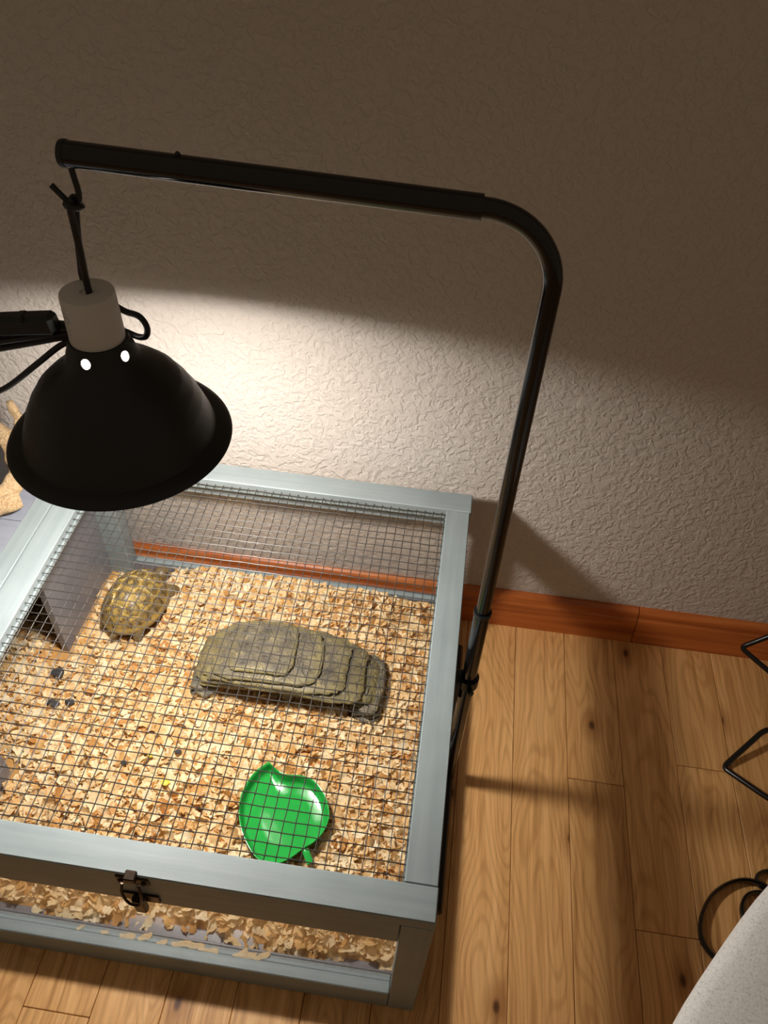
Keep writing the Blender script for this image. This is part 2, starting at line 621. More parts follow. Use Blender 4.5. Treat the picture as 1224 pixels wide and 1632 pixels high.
# ------------------------------------------------------------------ tortoise house
H = 0.335
ZL = 0.315            # underside of the lid
XD = -0.598           # left edge of the lid
XR = -0.627           # start of the roof
XE = -0.945           # left end
YB = 0.604
house = thing('tortoise_house', (XE / 2, YB / 2, 0),
              'blue-grey painted wooden tortoise house with wire mesh lid beside the wall', 'tortoise house')


def part(name, lo, hi, mat, parent=house, ch=0.0012):
    return MB().box(lo, hi, ch).build(name, mat, parent)


# corner posts
PS = 0.033
for (xa, ya) in ((-PS, 0.0), (-PS, YB - PS), (XE, 0.0), (XE, YB - PS)):
    part('corner_post', (xa, ya, 0.0), (xa + PS, ya + PS, ZL - 0.001), 'paint_z')
# posts beside the divider
part('divider_post', (XR, 0.0, 0.0), (XD + 0.0, 0.028, ZL - 0.001), 'paint_z')
part('divider_post', (XR, YB - 0.030, 0.0), (XD + 0.034, YB, ZL - 0.001), 'paint_z')
# run: rails and panes
XI0, XI1 = XD + 0.0005, -PS - 0.0005
part('top_rail', (XI0, 0.001, 0.2585), (XI1, 0.018, ZL - 0.001), 'paint_x')
part('bottom_rail', (XI0, 0.0, 0.0), (XI1, 0.0135, 0.060), 'paint_x')
part('bottom_rail', (XI0, 0.0140, 0.0), (XI1, 0.0225, 0.0575), 'paint_x')
part('top_rail', (XD + 0.035, YB - 0.020, 0.285), (XI1, YB, ZL - 0.001), 'paint_x')
part('bottom_rail', (XD + 0.035, YB - 0.012, 0.0), (XI1, YB, 0.090), 'paint_x')
part('top_rail', (-0.018, PS + 0.0005, 0.277), (0.0, YB - PS - 0.0005, ZL - 0.001), 'paint_y')
part('bottom_rail', (-0.014, PS + 0.0005, 0.0), (0.0, YB - PS - 0.0005, 0.078), 'paint_y')
part('window_pane', (XI0, 0.0095, 0.0602), (XI1, 0.0120, 0.2583), 'acrylic', ch=0.0003)
part('window_pane', (XD + 0.035, YB - 0.006, 0.0902), (XI1, YB - 0.003, 0.2848), 'acrylic', ch=0.0003)
part('window_pane', (-0.009, PS + 0.0005, 0.0782), (-0.006, YB - PS - 0.0005, 0.2768), 'acrylic', ch=0.0003)
# waterproof tray under the bedding
mb = MB()
tx0, tx1, ty0, ty1 = XE + 0.02, -0.0145, 0.0235, YB - 0.0125
mb.box((tx0, ty0, 0.034), (tx1, ty1, 0.042), 0.001)
mb.box((tx0, ty1 - 0.003, 0.042), (tx1, ty1, 0.086), 0.0008)
mb.box((tx0, ty0, 0.042), (tx1, ty0 + 0.003, 0.055), 0.0008)
mb.box((tx1 - 0.003, PS + 0.001, 0.042), (tx1, YB - PS - 0.001, 0.072), 0.0008)
mb.build('plastic_tray', 'lavender', house)
# divider with its doorway
part('divider_panel', (-0.611, 0.395, 0.043), (XD - 0.001, YB - 0.0305, ZL - 0.001), 'lavender')
part('divider_panel', (-0.611, 0.0285, 0.043), (XD - 0.001, 0.193, ZL - 0.001), 'lavender')
part('divider_header', (-0.611, 0.1935, 0.262), (XD - 0.001, 0.3945, ZL - 0.001), 'lavender')
# nest box shell
part('side_board', (XE + 0.002, PS + 0.0005, 0.0), (XE + 0.016, YB - PS - 0.0005, ZL - 0.001), 'paint_y')
for za, zb in ((0.0, 0.1045), (0.105, 0.2095), (0.21, ZL - 0.001)):
    part('front_board', (XE + PS + 0.0005, 0.002, za), (XR - 0.0005, 0.016, zb), 'paint_x')
    part('back_board', (XE + PS + 0.0005, YB - 0.016, za), (XR - 0.0005, YB - 0.002, zb), 'paint_x')
part('top_plank', (XR + 0.0005, 0.0, ZL - 0.0005), (XD - 0.0008, YB, H - 0.0005), 'paint_y')
for ya, yb in ((-0.012, 0.219), (0.220, 0.4405), (0.4415, YB + 0.006)):
    part('roof_board', (XE - 0.012, ya, ZL), (XR - 0.0004, yb, H - 0.003), 'roof')

# lid: batten frame > rails, stiles, wire mesh, latch
XLI, XRI, YFI, YBI = -0.561, -0.035, 0.0344, 0.566
zb0, zb1 = ZL + 0.0005, ZL + 0.0075
lid = MB().box((XRI - 0.002, YFI, zb0), (XRI - 0.0001, YBI, zb1), 0.0004).build('lid', 'paint_y', house)
MB().box((XLI + 0.0001, YFI, zb0), (XLI + 0.003, YBI, zb1), 0.0006).build('lid_batten', 'paint_y', lid)
MB().box((XD + 0.0003, 0.0, ZL), (0.0, YFI - 0.0003, H), 0.0012).build('lid_rail', 'paint_x', lid)
MB().box((XD + 0.0003, YBI + 0.0003, ZL), (0.0015, YB, H), 0.0012).build('lid_rail', 'paint_x', lid)
MB().box((XRI, YFI + 0.0003, ZL + 0.0004), (-0.0008, YBI - 0.0003, H - 0.0004), 0.0010).build('lid_stile', 'paint_y', lid)
MB().box((XD + 0.0003, YFI + 0.0003, ZL + 0.0004), (XLI, YBI - 0.0003, H - 0.0004), 0.0010).build('lid_stile', 'paint_y', lid)

# welded wire mesh, half-inch squares
mb = MB()
ZM = H - 0.0085
S = 0.0127
nx = int((XRI - XLI) / S)
ny = int((YBI - YFI) / S)
ox = XRI - 0.006
oy = YBI - 0.004


def wob(a, b_):
    return noise.noise(Vector((a * 17.0, b_ * 17.0, 3.1))) * 0.0009


for i in range(nx + 1):
    x = ox - i * S
    path = [(x + wob(x, -0.2 + k * S) + 0.0003 * math.sin(k * 2.1 + i), YFI - 0.004 + k * (YBI - YFI + 0.006) / (ny + 1), ZM + wob(x + 5, k * S)) for k in range(ny + 2)]
    path.append((path[-1][0], YBI + 0.0008, ZM - 0.003))
    mb.tube(path, 0.00062, 6)
for j in range(ny + 1):
    y = oy - j * S
    path = [(XLI - 0.004 + k * (XRI - XLI + 0.008) / (nx + 1), y + wob(k * S, y + 9) + 0.0003 * math.sin(k * 1.7 + j), ZM + 0.0010 + wob(k * S + 5, y)) for k in range(nx + 2)]
    mb.tube(path, 0.00062, 6)
mesh_o = mb.build('wire_mesh', 'wire', lid, smooth=True)
mesh_o['label'] = 'half-inch welded wire mesh set in the lid'

# latch on the front
lx = -0.3050
mb = MB()
mb.box((lx - 0.017, -0.0022, 0.3165), (lx + 0.017, 0.0002, 0.3315), 0.0007)
mb.box((lx - 0.006, -0.0065, 0.3290), (lx + 0.006, 0.004, 0.3385), 0.0012)
for s in (-1, 1):
    mb.lathe([(0.0001, 0), (0.0028, 0), (0.0028, 0.0012), (0.0016, 0.0022), (0.0001, 0.0024)], (0, 0), 12)
    n_ = 12 * 5
    for q in range(len(mb.v) - n_, len(mb.v)):
        x, y, z = mb.v[q]
        mb.v[q] = (lx + s * 0.012 + x, -0.0022 - z, 0.3235 + y)
latch = mb.build('latch', 'bronze', house, smooth=True)
mb = MB()
mb.box((lx - 0.020, -0.0015, 0.2665), (lx + 0.020, 0.0012, 0.2845), 0.0007)
mb.box((lx - 0.0065, -0.0095, 0.2540), (lx + 0.0065, -0.0010, 0.2860), 0.0018)
mb.build('latch_keeper', 'bronze', latch)
mb = MB()
mb.tube(bez([(lx - 0.008, -0.006, 0.328), (lx - 0.010, -0.010, 0.312), (lx - 0.007, -0.012, 0.292), (lx, -0.0125, 0.287), (lx + 0.007, -0.012, 0.292), (lx + 0.010, -0.010, 0.312), (lx + 0.008, -0.006, 0.328)], 6), 0.0015, 8)
mb.build('latch_loop', 'bronze', latch, smooth=True)


# ------------------------------------------------------------------ bedding of wood shavings
DISH = [(-0.2395, 0.2495), (-0.2265, 0.2402), (-0.2119, 0.2349), (-0.1901, 0.2365), (-0.1715, 0.232), (-0.1556, 0.218),
        (-0.1452, 0.1998), (-0.1412, 0.183), (-0.1452, 0.1636), (-0.1549, 0.1487), (-0.1634, 0.1416), (-0.1703, 0.1348),
        (-0.1825, 0.1225), (-0.1971, 0.1146), (-0.2133, 0.1138), (-0.2272, 0.1197), (-0.2442, 0.1375), (-0.2561, 0.1567),
        (-0.2633, 0.1771), (-0.2652, 0.1973), (-0.261, 0.218), (-0.2523, 0.2361)]


def sstep(a, b_, x):
    t = np.clip((x - a) / (b_ - a), 0, 1)
    return t * t * (3 - 2 * t)


def bed_height(x, y):
    """top of the bedding"""
    x = np.asarray(x, float)
    y = np.asarray(y, float)
    edge = 0.030 + 0.010 * np.sin(x * 19 + 1) + 0.006 * np.sin(x * 47)
    h = 0.046 + 0.042 * sstep(edge, edge + 0.085, y)
    h = h + 0.016 * sstep(0.40, 0.57, y) * sstep(-0.62, -0.44, x) * (1 - 0.9 * sstep(-0.17, -0.06, x) * sstep(0.50, 0.56, y))
    h = h - 0.034 * np.exp(-(((x + 0.545) / 0.055) ** 2 + ((y - 0.575) / 0.026) ** 2))
    h = h + 0.004 * np.sin(x * 31 + y * 13) * np.sin(y * 27 - x * 9) * sstep(0.06, 0.15, y)
    h = h - 0.007 * np.exp(-(((x + 0.2) / 0.075) ** 2 + ((y - 0.18) / 0.075) ** 2))
    return h


def in_poly(x, y, poly, grow=1.0):
    cx = sum(p[0] for p in poly) / len(poly)
    cy = sum(p[1] for p in poly) / len(poly)
    P = [((p[0] - cx) * grow + cx, (p[1] - cy) * grow + cy) for p in poly]
    c = False
    j = len(P) - 1
    for i in range(len(P)):
        if (P[i][1] > y) != (P[j][1] > y) and x < (P[j][0] - P[i][0]) * (y - P[i][1]) / (P[j][1] - P[i][1]) + P[i][0]:
            c = not c
        j = i
    return c


BX0, BX1, BY0, BY1 = XE + 0.035, -0.0195, 0.030, YB - 0.019
gxn, gyn = 120, 90
gx = np.linspace(BX0, BX1, gxn)
gy = np.linspace(BY0, BY1, gyn)
GX, GY = np.meshgrid(gx, gy)
GZ = bed_height(GX, GY) - 0.006
GZ = np.maximum(GZ, 0.0421)
verts = np.stack([GX, GY, GZ], -1).reshape(-1, 3)
faces = []
for j in range(gyn - 1):
    for i in range(gxn - 1):
        if max(GZ[j, i], GZ[j + 1, i], GZ[j, i + 1], GZ[j + 1, i + 1]) < 0.0423:
            continue
        a = j * gxn + i
        faces.append((a, a + 1, a + gxn + 1, a + gxn))


def make_flake(px, py, pz, size, tilt, yaw, width, curl, roll):
    """one curled shaving: strip of 4 x 2 quads"""
    vs_ = []
    L = size
    W = width
    for a in range(5):
        s = (a / 4 - 0.5)
        ang = s * curl
        if abs(curl) > 0.05:
            R_ = L / curl
            u = R_ * math.sin(ang)
            w_ = R_ * (1 - math.cos(ang))
        else:
            u = L * s
            w_ = 0
        for bb_ in (-1, 0, 1):
            jit = 1 + 0.25 * math.sin(px * 9000 + a * 2.3 + bb_)
            vs_.append((u + 0.10 * W * math.sin(a * 3.1 + px * 700) * bb_, bb_ * W * 0.5 * jit * (1 - 0.5 * abs(s) ** 2 * 4 * 0.5), w_ - 0.10 * W * abs(bb_)))
    rot = Matrix.Rotation(yaw, 3, 'Z') @ Matrix.Rotation(tilt, 3, 'Y') @ Matrix.Rotation(roll, 3, 'X')
    pts = [rot @ Vector(q) + Vector((px, py, pz)) for q in vs_]
    fs_ = [(a * 3 + b_, a * 3 + b_ + 1, a * 3 + b_ + 4, a * 3 + b_ + 3) for a in range(4) for b_ in range(2)]
    return pts, fs_


HIDE_C = (-0.243, 0.398)
TORT_C = (-0.517, 0.486)
allv = [tuple(q) for q in verts]
allf = list(faces)
nfl = 0
for t in range(17000):
    x = rng.uniform(BX0, BX1)
    y = rng.uniform(BY0, BY1)
    if x < -0.72:
        continue
    if x < -0.58:
        if -0.626 < x < -0.588 and not 0.215 < y < 0.375:
            continue
    if in_poly(x, y, DISH, 1.0):
        continue
    h = float(bed_height(x, y))
    if h < 0.050 and rng.random() < 0.86:
        continue
    if ((x - TORT_C[0]) / 0.050) ** 2 + ((y - TORT_C[1]) / 0.062) ** 2 < 1:
        continue
    big = rng.random()
    size = 0.009 + 0.015 * big ** 1.5 + 0.004 * rng.random()
    width = size * rng.uniform(0.35, 0.8)
    curl = rng.choice([-1, 1]) * rng.uniform(0.2, 2.6)
    tilt = rng.normal(0, 0.42)
    roll = rng.normal(0, 0.45) + (math.pi if rng.random() < 0.5 else 0)
    z = h - 0.005 + rng.uniform(0, 0.0055)
    mg = size * 0.62
    x = min(max(x, BX0 + mg * 0.6), BX1 - mg)
    y = min(max(y, BY0 - 0.003 + mg * 0.5), BY1 - mg * 0.75)
    p_, f_ = make_flake(x, y, z, size, tilt, rng.uniform(0, 2 * math.pi), width, curl, roll)
    k = len(allv)
    allv += [tuple(q) for q in p_]
    allf += [tuple(i + k for i in fc) for fc in f_]
    nfl += 1
me = bpy.data.meshes.new('wood_shavings')
org = Vector((-0.3, 0.3, 0.042))
me.from_pydata([(a - org.x, b_ - org.y, c - org.z) for a, b_, c in allv], [], allf)
me.materials.append(M['shaving'])
me.shade_smooth()
bed = bpy.data.objects.new('wood_shavings', me)
COL.objects.link(bed)
bed.location = org
tag(bed, 'deep bed of pale pine shavings covering the floor of the tortoise house', 'wood shavings', kind='stuff')

# loose shavings on the front sill
spots = [(-0.3678, 0.016, .6, .020), (-0.346, 0.0185, 2.1, .018), (-0.2807, 0.0180, .2, .024), (-0.2633, 0.0145, .5, .030), (-0.2236, 0.0165, 2.6, .022),
         (-0.2120, 0.0165, 1.2, .020), (-0.3230, 0.0155, 1.7, .014), (-0.3979, 0.0165, .4, .010), (-0.298, 0.0175, .9, .026), (-0.1960, 0.0180, 2.0, .022), (-0.43, 0.0175, 2.5, .009)]
for q, (x, y, yaw, sz) in enumerate(spots):
    mb = MB()
    dz = 0.0012 + 0.5 * 0.006 * (q % 3) / 2
    p_, f_ = make_flake(x, y, 0.0, min(sz, 0.026), 0.05, yaw * 0.25, min(sz * 0.40, 0.007), 0.7, 0.1)
    zmin = min(v.z for v in p_)
    for v in p_:
        v.y = max(v.y, 0.0128)
        v.z += 0.0578 - zmin
    top = [v + Vector((0, 0, 0.0005)) for v in p_]
    mb.add(p_, f_)
    mb.add(top, f_)
    o = mb.build('loose_shaving', 'shaving', None, smooth=True)
    tag(o, 'stray pine shaving lying on the front sill behind the clear pane', 'wood shaving', 'stray shavings on the front sill')

# dark bark bits and yellow food bits on the bedding
for q, (x, y, sz) in enumerate([(-0.5975, 0.352, 0.016), (-0.583, 0.300, 0.014), (-0.5590, 0.306, 0.011), (-0.4452, 0.2249, 0.007), (-0.3734, 0.2508, 0.007), (-0.395, 0.09, 0.010), (-0.27, 0.105, 0.010)]):
    bm = bmesh.new()
    bmesh.ops.create_icosphere(bm, subdivisions=2, radius=1.0)
    h = float(bed_height(x, y))
    for v in bm.verts:
        d = 1 + 0.35 * noise.noise(v.co * 1.6 + Vector((q * 7, 0, 0)))
        v.co = Vector((x + v.co.x * sz * d * 0.7, y + v.co.y * sz * d * 0.5, h + 0.004 + v.co.z * sz * d * 0.28))
    o = MB().bm(bm).build('bark_bit', 'dark_bark')
    tag(o, ['largest dark bark bit, beside the front end of the grey divider', 'mid-sized dark bark bit before the divider doorway', 'smaller dark bark bit before the divider doorway',
            'tiny dark bark bit on the shavings near the yellow scraps', 'tiny dark bark bit on the shavings near the yellow scraps',
            'dark bark bit beside the front lid rail behind the latch', 'dark bark bit between the green leaf dish and the front lid rail'][q], 'bark bit', 'dark bits among the shavings')
for q, (x, y, sz) in enumerate([(-0.3771, 0.2044, 0.008), (-0.4112, 0.240, 0.005)]):
    bm = bmesh.new()
    bmesh.ops.create_icosphere(bm, subdivisions=2, radius=1.0)
    h = float(bed_height(x, y))
    for v in bm.verts:
        d = 1 + 0.3 * noise.noise(v.co * 1.4 + Vector((q * 9, 2, 0)))
        v.co = Vector((x + v.co.x * sz * d * 0.8, y + v.co.y * sz * d * 0.65, h + 0.005 + v.co.z * sz * d * 0.35))
    o = MB().bm(bm).build('food_bit', 'yellow_food')
    tag(o, ['larger yellow scrap of food lying on the pine shavings', 'tiny yellow scrap of food lying on the pine shavings'][q], 'food scrap')

# ------------------------------------------------------------------ green leaf dish
dish = thing('leaf_dish', (-0.203, 0.18, 0.083), 'shiny green plastic leaf-shaped food dish on the shavings', 'dish')
outl = [Vector((x, y, 0)) for x, y in DISH]
ring = []
nO = len(outl)
for i in range(nO):
    a, b_, c, d = outl[i - 1], outl[i], outl[(i + 1) % nO], outl[(i + 2) % nO]
    sub = 4
    for k in range(sub):
        t = k / sub
        if i == 0 or i == nO - 1:
            ring.append(b_.lerp(c, t))
        else:
            ring.append(0.5 * ((2 * b_) + (c - a) * t + (2 * a - 5 * b_ + 4 * c - d) * t * t + (3 * b_ - a - 3 * c + d) * t ** 3))
nR = len(ring)
nrm = []
for i in range(nR):
    t = ring[(i + 1) % nR] - ring[i - 1]
    nrm.append(Vector((t.y, -t.x, 0)).normalized() * -1)
ctr = sum(ring, Vector()) / nR
if (ring[5] - ctr).dot(nrm[5]) < 0:
    nrm = [-q for q in nrm]
ZD = 0.090
prof_d = [(0.86, ZD + 0.000), (0.93, ZD + 0.001), (0.965, ZD + 0.005), (0.985, ZD + 0.013), (0.997, ZD + 0.0172),
          (1.004, ZD + 0.0178), (0.992, ZD + 0.0180), (0.975, ZD + 0.0174), (0.955, ZD + 0.013), (0.930, ZD + 0.0065), (0.895, ZD + 0.0032), (0.85, ZD + 0.0022), (0.5, ZD + 0.002)]
mb = MB()
k = len(prof_d)
vs_ = []
for i in range(nR):
    for off, z in prof_d:
        vs_.append((ctr.x + (ring[i].x - ctr.x) * off, ctr.y + (ring[i].y - ctr.y) * off, z))
fs_ = []
for i in range(nR):
    j = (i + 1) % nR
    for q in range(k - 1):
        fs_.append((i * k + q, j * k + q, j * k + q + 1, i * k + q + 1))
c1 = len(vs_)
vs_.append((ctr.x, ctr.y, ZD + 0.002))
vs_.append((ctr.x, ctr.y, ZD))
for i in range(nR):
    j = (i + 1) % nR
    fs_.append((i * k + k - 1, j * k + k - 1, c1))
    fs_.append((j * k, i * k, c1 + 1))
mb.add(vs_, fs_)
mb.build('dish_bowl', 'dish', dish, smooth=True, sharp=60)
mb = MB()
sp = [(-0.1665, 0.1420, ZD + 0.0135), (-0.1620, 0.1345, ZD + 0.0135), (-0.1575, 0.1275, ZD + 0.0128), (-0.1545, 0.1225, ZD + 0.0120)]
mb.tube(bez(sp, 4), 0.004, 10, flat=(0.0046, 0.0022))
mb.build('dish_stem', 'dish', dish, smooth=True, sharp=60)

# ------------------------------------------------------------------ layered stone hide
hide = thing('reptile_hide', (HIDE_C[0], HIDE_C[1], 0.088), 'olive-brown layered slate-look arch hide on the shavings', 'reptile hide')
# each layer: xmin, xmax, ymin, ymax, bend centre top z, thickness, drop at the ends
LAYERS = [
    (-0.392, -0.092, 0.353, 0.452, 0.1270, 0.013),
    (-0.388, -0.104, 0.348, 0.456, 0.1345, 0.0085),
    (-0.382, -0.122, 0.343, 0.459, 0.1415, 0.0080),
    (-0.371, -0.150, 0.345, 0.457, 0.1490, 0.0085),
    (-0.356, -0.190, 0.349, 0.455, 0.1560, 0.0080),
    (-0.330, -0.230, 0.357, 0.452, 0.1625, 0.0075),
]


def arch(x):
    d = abs(x - HIDE_C[0]) / 0.150
    return -0.034 * d ** 3.6


for li, (xa, xb, ya, yb, zt, th) in enumerate(LAYERS):
    mb = MB()
    cx, cy = (xa + xb) / 2, (ya + yb) / 2
    ax_, ay_ = (xb - xa) / 2, (yb - ya) / 2
    NA = 96
    rings = [(0.0, 0.0), (0.35, 0.0), (0.6, 0.0), (0.8, 0.0), (0.93, -0.0004), (0.98, -0.0012), (1.0, -0.0030), (0.992, -0.0052), (0.955, -0.0064), (0.91, -0.0068), (0.90, -th - 0.003), (0.5, -th - 0.003), (0.0, -th - 0.003)]
    vs_, wear = [], []
    pw = 2 / 4.2
    for rr_, dz in rings:
        for a in range(NA):
            an = 2 * math.pi * a / NA
            ca, sa = math.cos(an), math.sin(an)
            ex = math.copysign(abs(ca) ** pw, ca)
            ey = math.copysign(abs(sa) ** pw, sa)
            nzv = 1 + 0.08 * noise.noise(Vector((ca * 2.0 + li * 5, sa * 2.0, li * 3.3))) + 0.035 * noise.noise(Vector((ca * 8 + li, sa * 8, 1.0)))
            x = cx + ax_ * ex * rr_ * nzv
            y = cy + ay_ * ey * rr_ * nzv
            z = zt + dz + arch(x) + 0.0022 * noise.noise(Vector((x * 45, y * 45, li * 2.0)))
            z += -0.004 * (abs(y - HIDE_C[1]) / 0.06) ** 3
            vs_.append((x, y, z))
            wear.append(max(0.0, min(1.0, (rr_ - 0.86) / 0.08)) * (1.0 if dz > -0.004 else 0.0) * (0.35 + 0.9 * max(0, noise.noise(Vector((x * 60, y * 60, 7 + li))) + 0.25)))
    fs_ = []
    for q in range(len(rings) - 1):
        for a in range(NA):
            b2 = (a + 1) % NA
            fs_.append((q * NA + a, q * NA + b2, (q + 1) * NA + b2, (q + 1) * NA + a))
    mb.add(vs_, fs_)
    me = bpy.data.meshes.new('stone_layer')
    org = Vector((cx, cy, zt - th))
    me.from_pydata([(p[0] - org.x, p[1] - org.y, p[2] - org.z) for p in vs_], [], fs_)
    at_ = me.attributes.new('edge_wear', 'FLOAT', 'POINT')
    at_.data.foreach_set('value', [min(1.0, w_) for w_ in wear])
    me.materials.append(M['stone'])
    bm = bmesh.new()
    bm.from_mesh(me)
    bmesh.ops.remove_doubles(bm, verts=bm.verts, dist=1e-6)
    bmesh.ops.recalc_face_normals(bm, faces=bm.faces)
    bm.to_mesh(me)
    bm.free()
    me.shade_smooth()
    me.set_sharp_from_angle(angle=math.radians(50))
    o = bpy.data.objects.new('stone_layer', me)
    COL.objects.link(o)
    o.parent = hide
    o.location = org - WORLD[hide.name]
# two legs of the arch, stacked slabs
for (xa, xb) in ((-0.393, -0.345), (-0.140, -0.090)):
    for q in range(4):
        mb = MB()
        bm = bmesh.new()
        bmesh.ops.create_cube(bm, size=1.0)
        bmesh.ops.subdivide_edges(bm, edges=bm.edges, cuts=7, use_grid_fill=True)
        za = 0.076 + q * 0.0082
        zb = za + 0.0078
        for v in bm.verts:
            c = v.co * 2
            l2 = max(1.0, math.hypot(c.x, c.y) ** 0.45)
            fx, fy = c.x / l2, c.y / l2
            nn = 1 + 0.12 * noise.noise(Vector((c.x * 1.7 + q * 4 + xa * 30, c.y * 1.7, q * 3.0)))
            bev = 1 - 0.10 * (abs(c.z) ** 3)
            shx = (0.0035 if xa > -0.2 else -0.0035) * (0.5 - q) * 0.6
            v.co = Vector(((xa + xb) / 2 + shx + (xb - xa) / 2 * fx * nn * bev, 0.399 + 0.056 * fy * nn * bev * (1 - 0.02 * q), (za + zb) / 2 + (zb - za) / 2 * c.z))
        mb.bm(bm)
        mb.build('stone_foot', 'stone', hide, smooth=True, sharp=45)

# ------------------------------------------------------------------ tortoise
ang = math.radians(77)
fw = Vector((math.cos(ang), math.sin(ang), 0))
lf = Vector((-math.sin(ang), math.cos(ang), 0))
TC = Vector((TORT_C[0], TORT_C[1], 0.0))
ZT = float(bed_height(*TORT_C)) + 0.006
LA, WB, HT = 0.064, 0.049, 0.050
scutes = [(0.74, 0), (0.38, 0), (0.0, 0), (-0.38, 0), (-0.74, 0)]
for s in (-1, 1):
    scutes += [(0.52, 0.50 * s), (0.18, 0.56 * s), (-0.18, 0.56 * s), (-0.52, 0.50 * s)]
nin = len(scutes)
for q in range(22):
    a = 2 * math.pi * (q + 0.5) / 22
    scutes.append((0.97 * math.cos(a), 0.97 * math.sin(a)))
SC = np.array(scutes)
tv, tf, tc = [], [], []
NR, NAg = 46, 120
for i in range(NR + 1):
    rho = i / NR
    for a in range(NAg):
        an = 2 * math.pi * a / NAg
        u, v_ = rho * math.cos(an), rho * math.sin(an)
        d = np.hypot(SC[:, 0] - u, (SC[:, 1] - v_))
        d[nin:] *= 1.35
        ds = np.sort(d)
        d1, gap = ds[0], ds[1] - ds[0]
        cid = int(np.argmin(d))
        groove = max(0.0, 1 - gap / 0.07)
        body_r = LA * (1.0 - 0.04 * math.cos(2 * an))
        x = LA * u * (1.02 if u < 0 else 0.98)
        y = WB * v_ * (1.0 + 0.06 * (-u))
        z = HT * (max(0.0, 1 - rho ** 2.3)) ** 0.72
        z += 0.0035 * (1 - groove) * (1 if cid < nin else 0.4) * max(0, 1 - (d1 / 0.35) ** 2) - 0.0012 * groove
        z += 0.006 * max(0, (rho - 0.9) / 0.1) ** 1 * 0.3
        P = TC + fw * x + lf * y
        tv.append((P.x, P.y, ZT + 0.014 + z))
        rings_ = 0.5 + 0.5 * math.sin(gap * 46)
        nz_ = noise.noise(Vector((u * 6, v_ * 6, 2.0)))
        dark = np.array((0.060, 0.036, 0.014))
        tan = np.array((0.46, 0.31, 0.085))
        brown = np.array((0.150, 0.088, 0.028))
        if cid < nin:
            c = brown * (0.45 + 0.45 * rings_) + 0.22 * tan * (rings_)
            if gap < 0.10:
                c = tan * (1.0 if gap > 0.02 else 0.5)
            if d1 < 0.08:
                c = tan * 0.75
        else:
            c = brown * 0.9 + 0.35 * tan * rings_
            if gap < 0.05:
                c = dark
            if rho > 0.965:
                c = tan * 0.85
        c = c * (1 + 0.3 * nz_)
        tc.append((*np.clip(c, 0, 1), 1))
for i in range(NR):
    for a in range(NAg):
        b2 = (a + 1) % NAg
        tf.append((i * NAg + a, i * NAg + b2, (i + 1) * NAg + b2, (i + 1) * NAg + a))
# plastron: rings closing the shell underneath
base_i = NR * NAg
prev = base_i
for (sc_, zz) in ((1.0, 0.010), (0.94, 0.006), (0.80, 0.000), (0.4, -0.001), (0.02, -0.001)):
    st_ = len(tv)
    for a in range(NAg):
        an = 2 * math.pi * a / NAg
        P = TC + fw * (LA * sc_ * math.cos(an)) + lf * (WB * sc_ * math.sin(an))
        tv.append((P.x, P.y, ZT + zz))
        tc.append((0.22, 0.15, 0.06, 1))
    for a in range(NAg):
        b2 = (a + 1) % NAg
        tf.append((prev + a, prev + b2, st_ + b2, st_ + a))
    prev = st_


def limb(path, rad, col, sides=14):
    mb_ = MB()
    P_ = bez(path, 6)
    n_ = len(P_)
    rr_ = list(np.interp(np.linspace(0, 1, n_), np.linspace(0, 1, len(rad)), rad))
    mb_.tube(P_, rr_, sides)
    k_ = len(tv)
    for p in mb_.v:
        tv.append(p)
        q_ = 1 + 0.35 * noise.noise(Vector(p) * 260)
        tc.append((col[0] * q_, col[1] * q_, col[2] * q_, 1))
    for fc in mb_.f:
        tf.append(tuple(i + k_ for i in fc))


def tp(u, v_, z):
    return TC + fw * u + lf * v_ + Vector((0, 0, ZT + z))


skin = (0.17, 0.115, 0.05)
# neck and blunt head with a beak
limb([tp(0.035, 0, 0.012), tp(0.052, -0.002, 0.012), tp(0.060, -0.003, 0.014), tp(0.068, -0.004, 0.015), tp(0.076, -0.005, 0.014), tp(0.081, -0.005, 0.011)],
     [0.013, 0.011, 0.010, 0.0125, 0.0105, 0.004], skin)
for s in (-1, 1):
    limb([tp(0.068, -0.004 + s * 0.0095, 0.018), tp(0.0695, -0.004 + s * 0.0108, 0.0182), tp(0.071, -0.004 + s * 0.0110, 0.018)], [0.0010, 0.0026, 0.0010], (0.01, 0.008, 0.006), 8)
    # front legs sweep out and down, hind legs stout
    limb([tp(0.036, s * 0.026, 0.012), tp(0.045, s * 0.034, 0.010), tp(0.053, s * 0.037, 0.003), tp(0.058, s * 0.037, -0.003)], [0.011, 0.011, 0.009, 0.0075], skin)
    limb([tp(-0.034, s * 0.024, 0.010), tp(-0.042, s * 0.029, 0.008), tp(-0.048, s * 0.031, 0.001), tp(-0.050, s * 0.031, -0.003)], [0.010, 0.010, 0.008, 0.0075], skin)
limb([tp(-0.05, 0, 0.008), tp(-0.062, 0.001, 0.006), tp(-0.071, 0.004, 0.002)], [0.007, 0.005, 0.002], skin)
me = bpy.data.meshes.new('tortoise')
me.from_pydata([(p[0] - TC.x, p[1] - TC.y, p[2] - ZT) for p in tv], [], tf)
ca_ = me.color_attributes.new('hide_colour', 'FLOAT_COLOR', 'POINT')
ca_.data.foreach_set('color', [c for q in tc for c in q])
me.materials.append(M['tortoise'])
bm = bmesh.new()
bm.from_mesh(me)
bmesh.ops.remove_doubles(bm, verts=bm.verts, dist=1e-7)
bmesh.ops.recalc_face_normals(bm, faces=bm.faces)
bm.to_mesh(me)
bm.free()
me.shade_smooth()
tort = bpy.data.objects.new('tortoise', me)
COL.objects.link(tort)
tort.location = (TC.x, TC.y, ZT)
tag(tort, 'small tortoise with yellow-brown patterned shell resting beside the grey divider', 'tortoise')

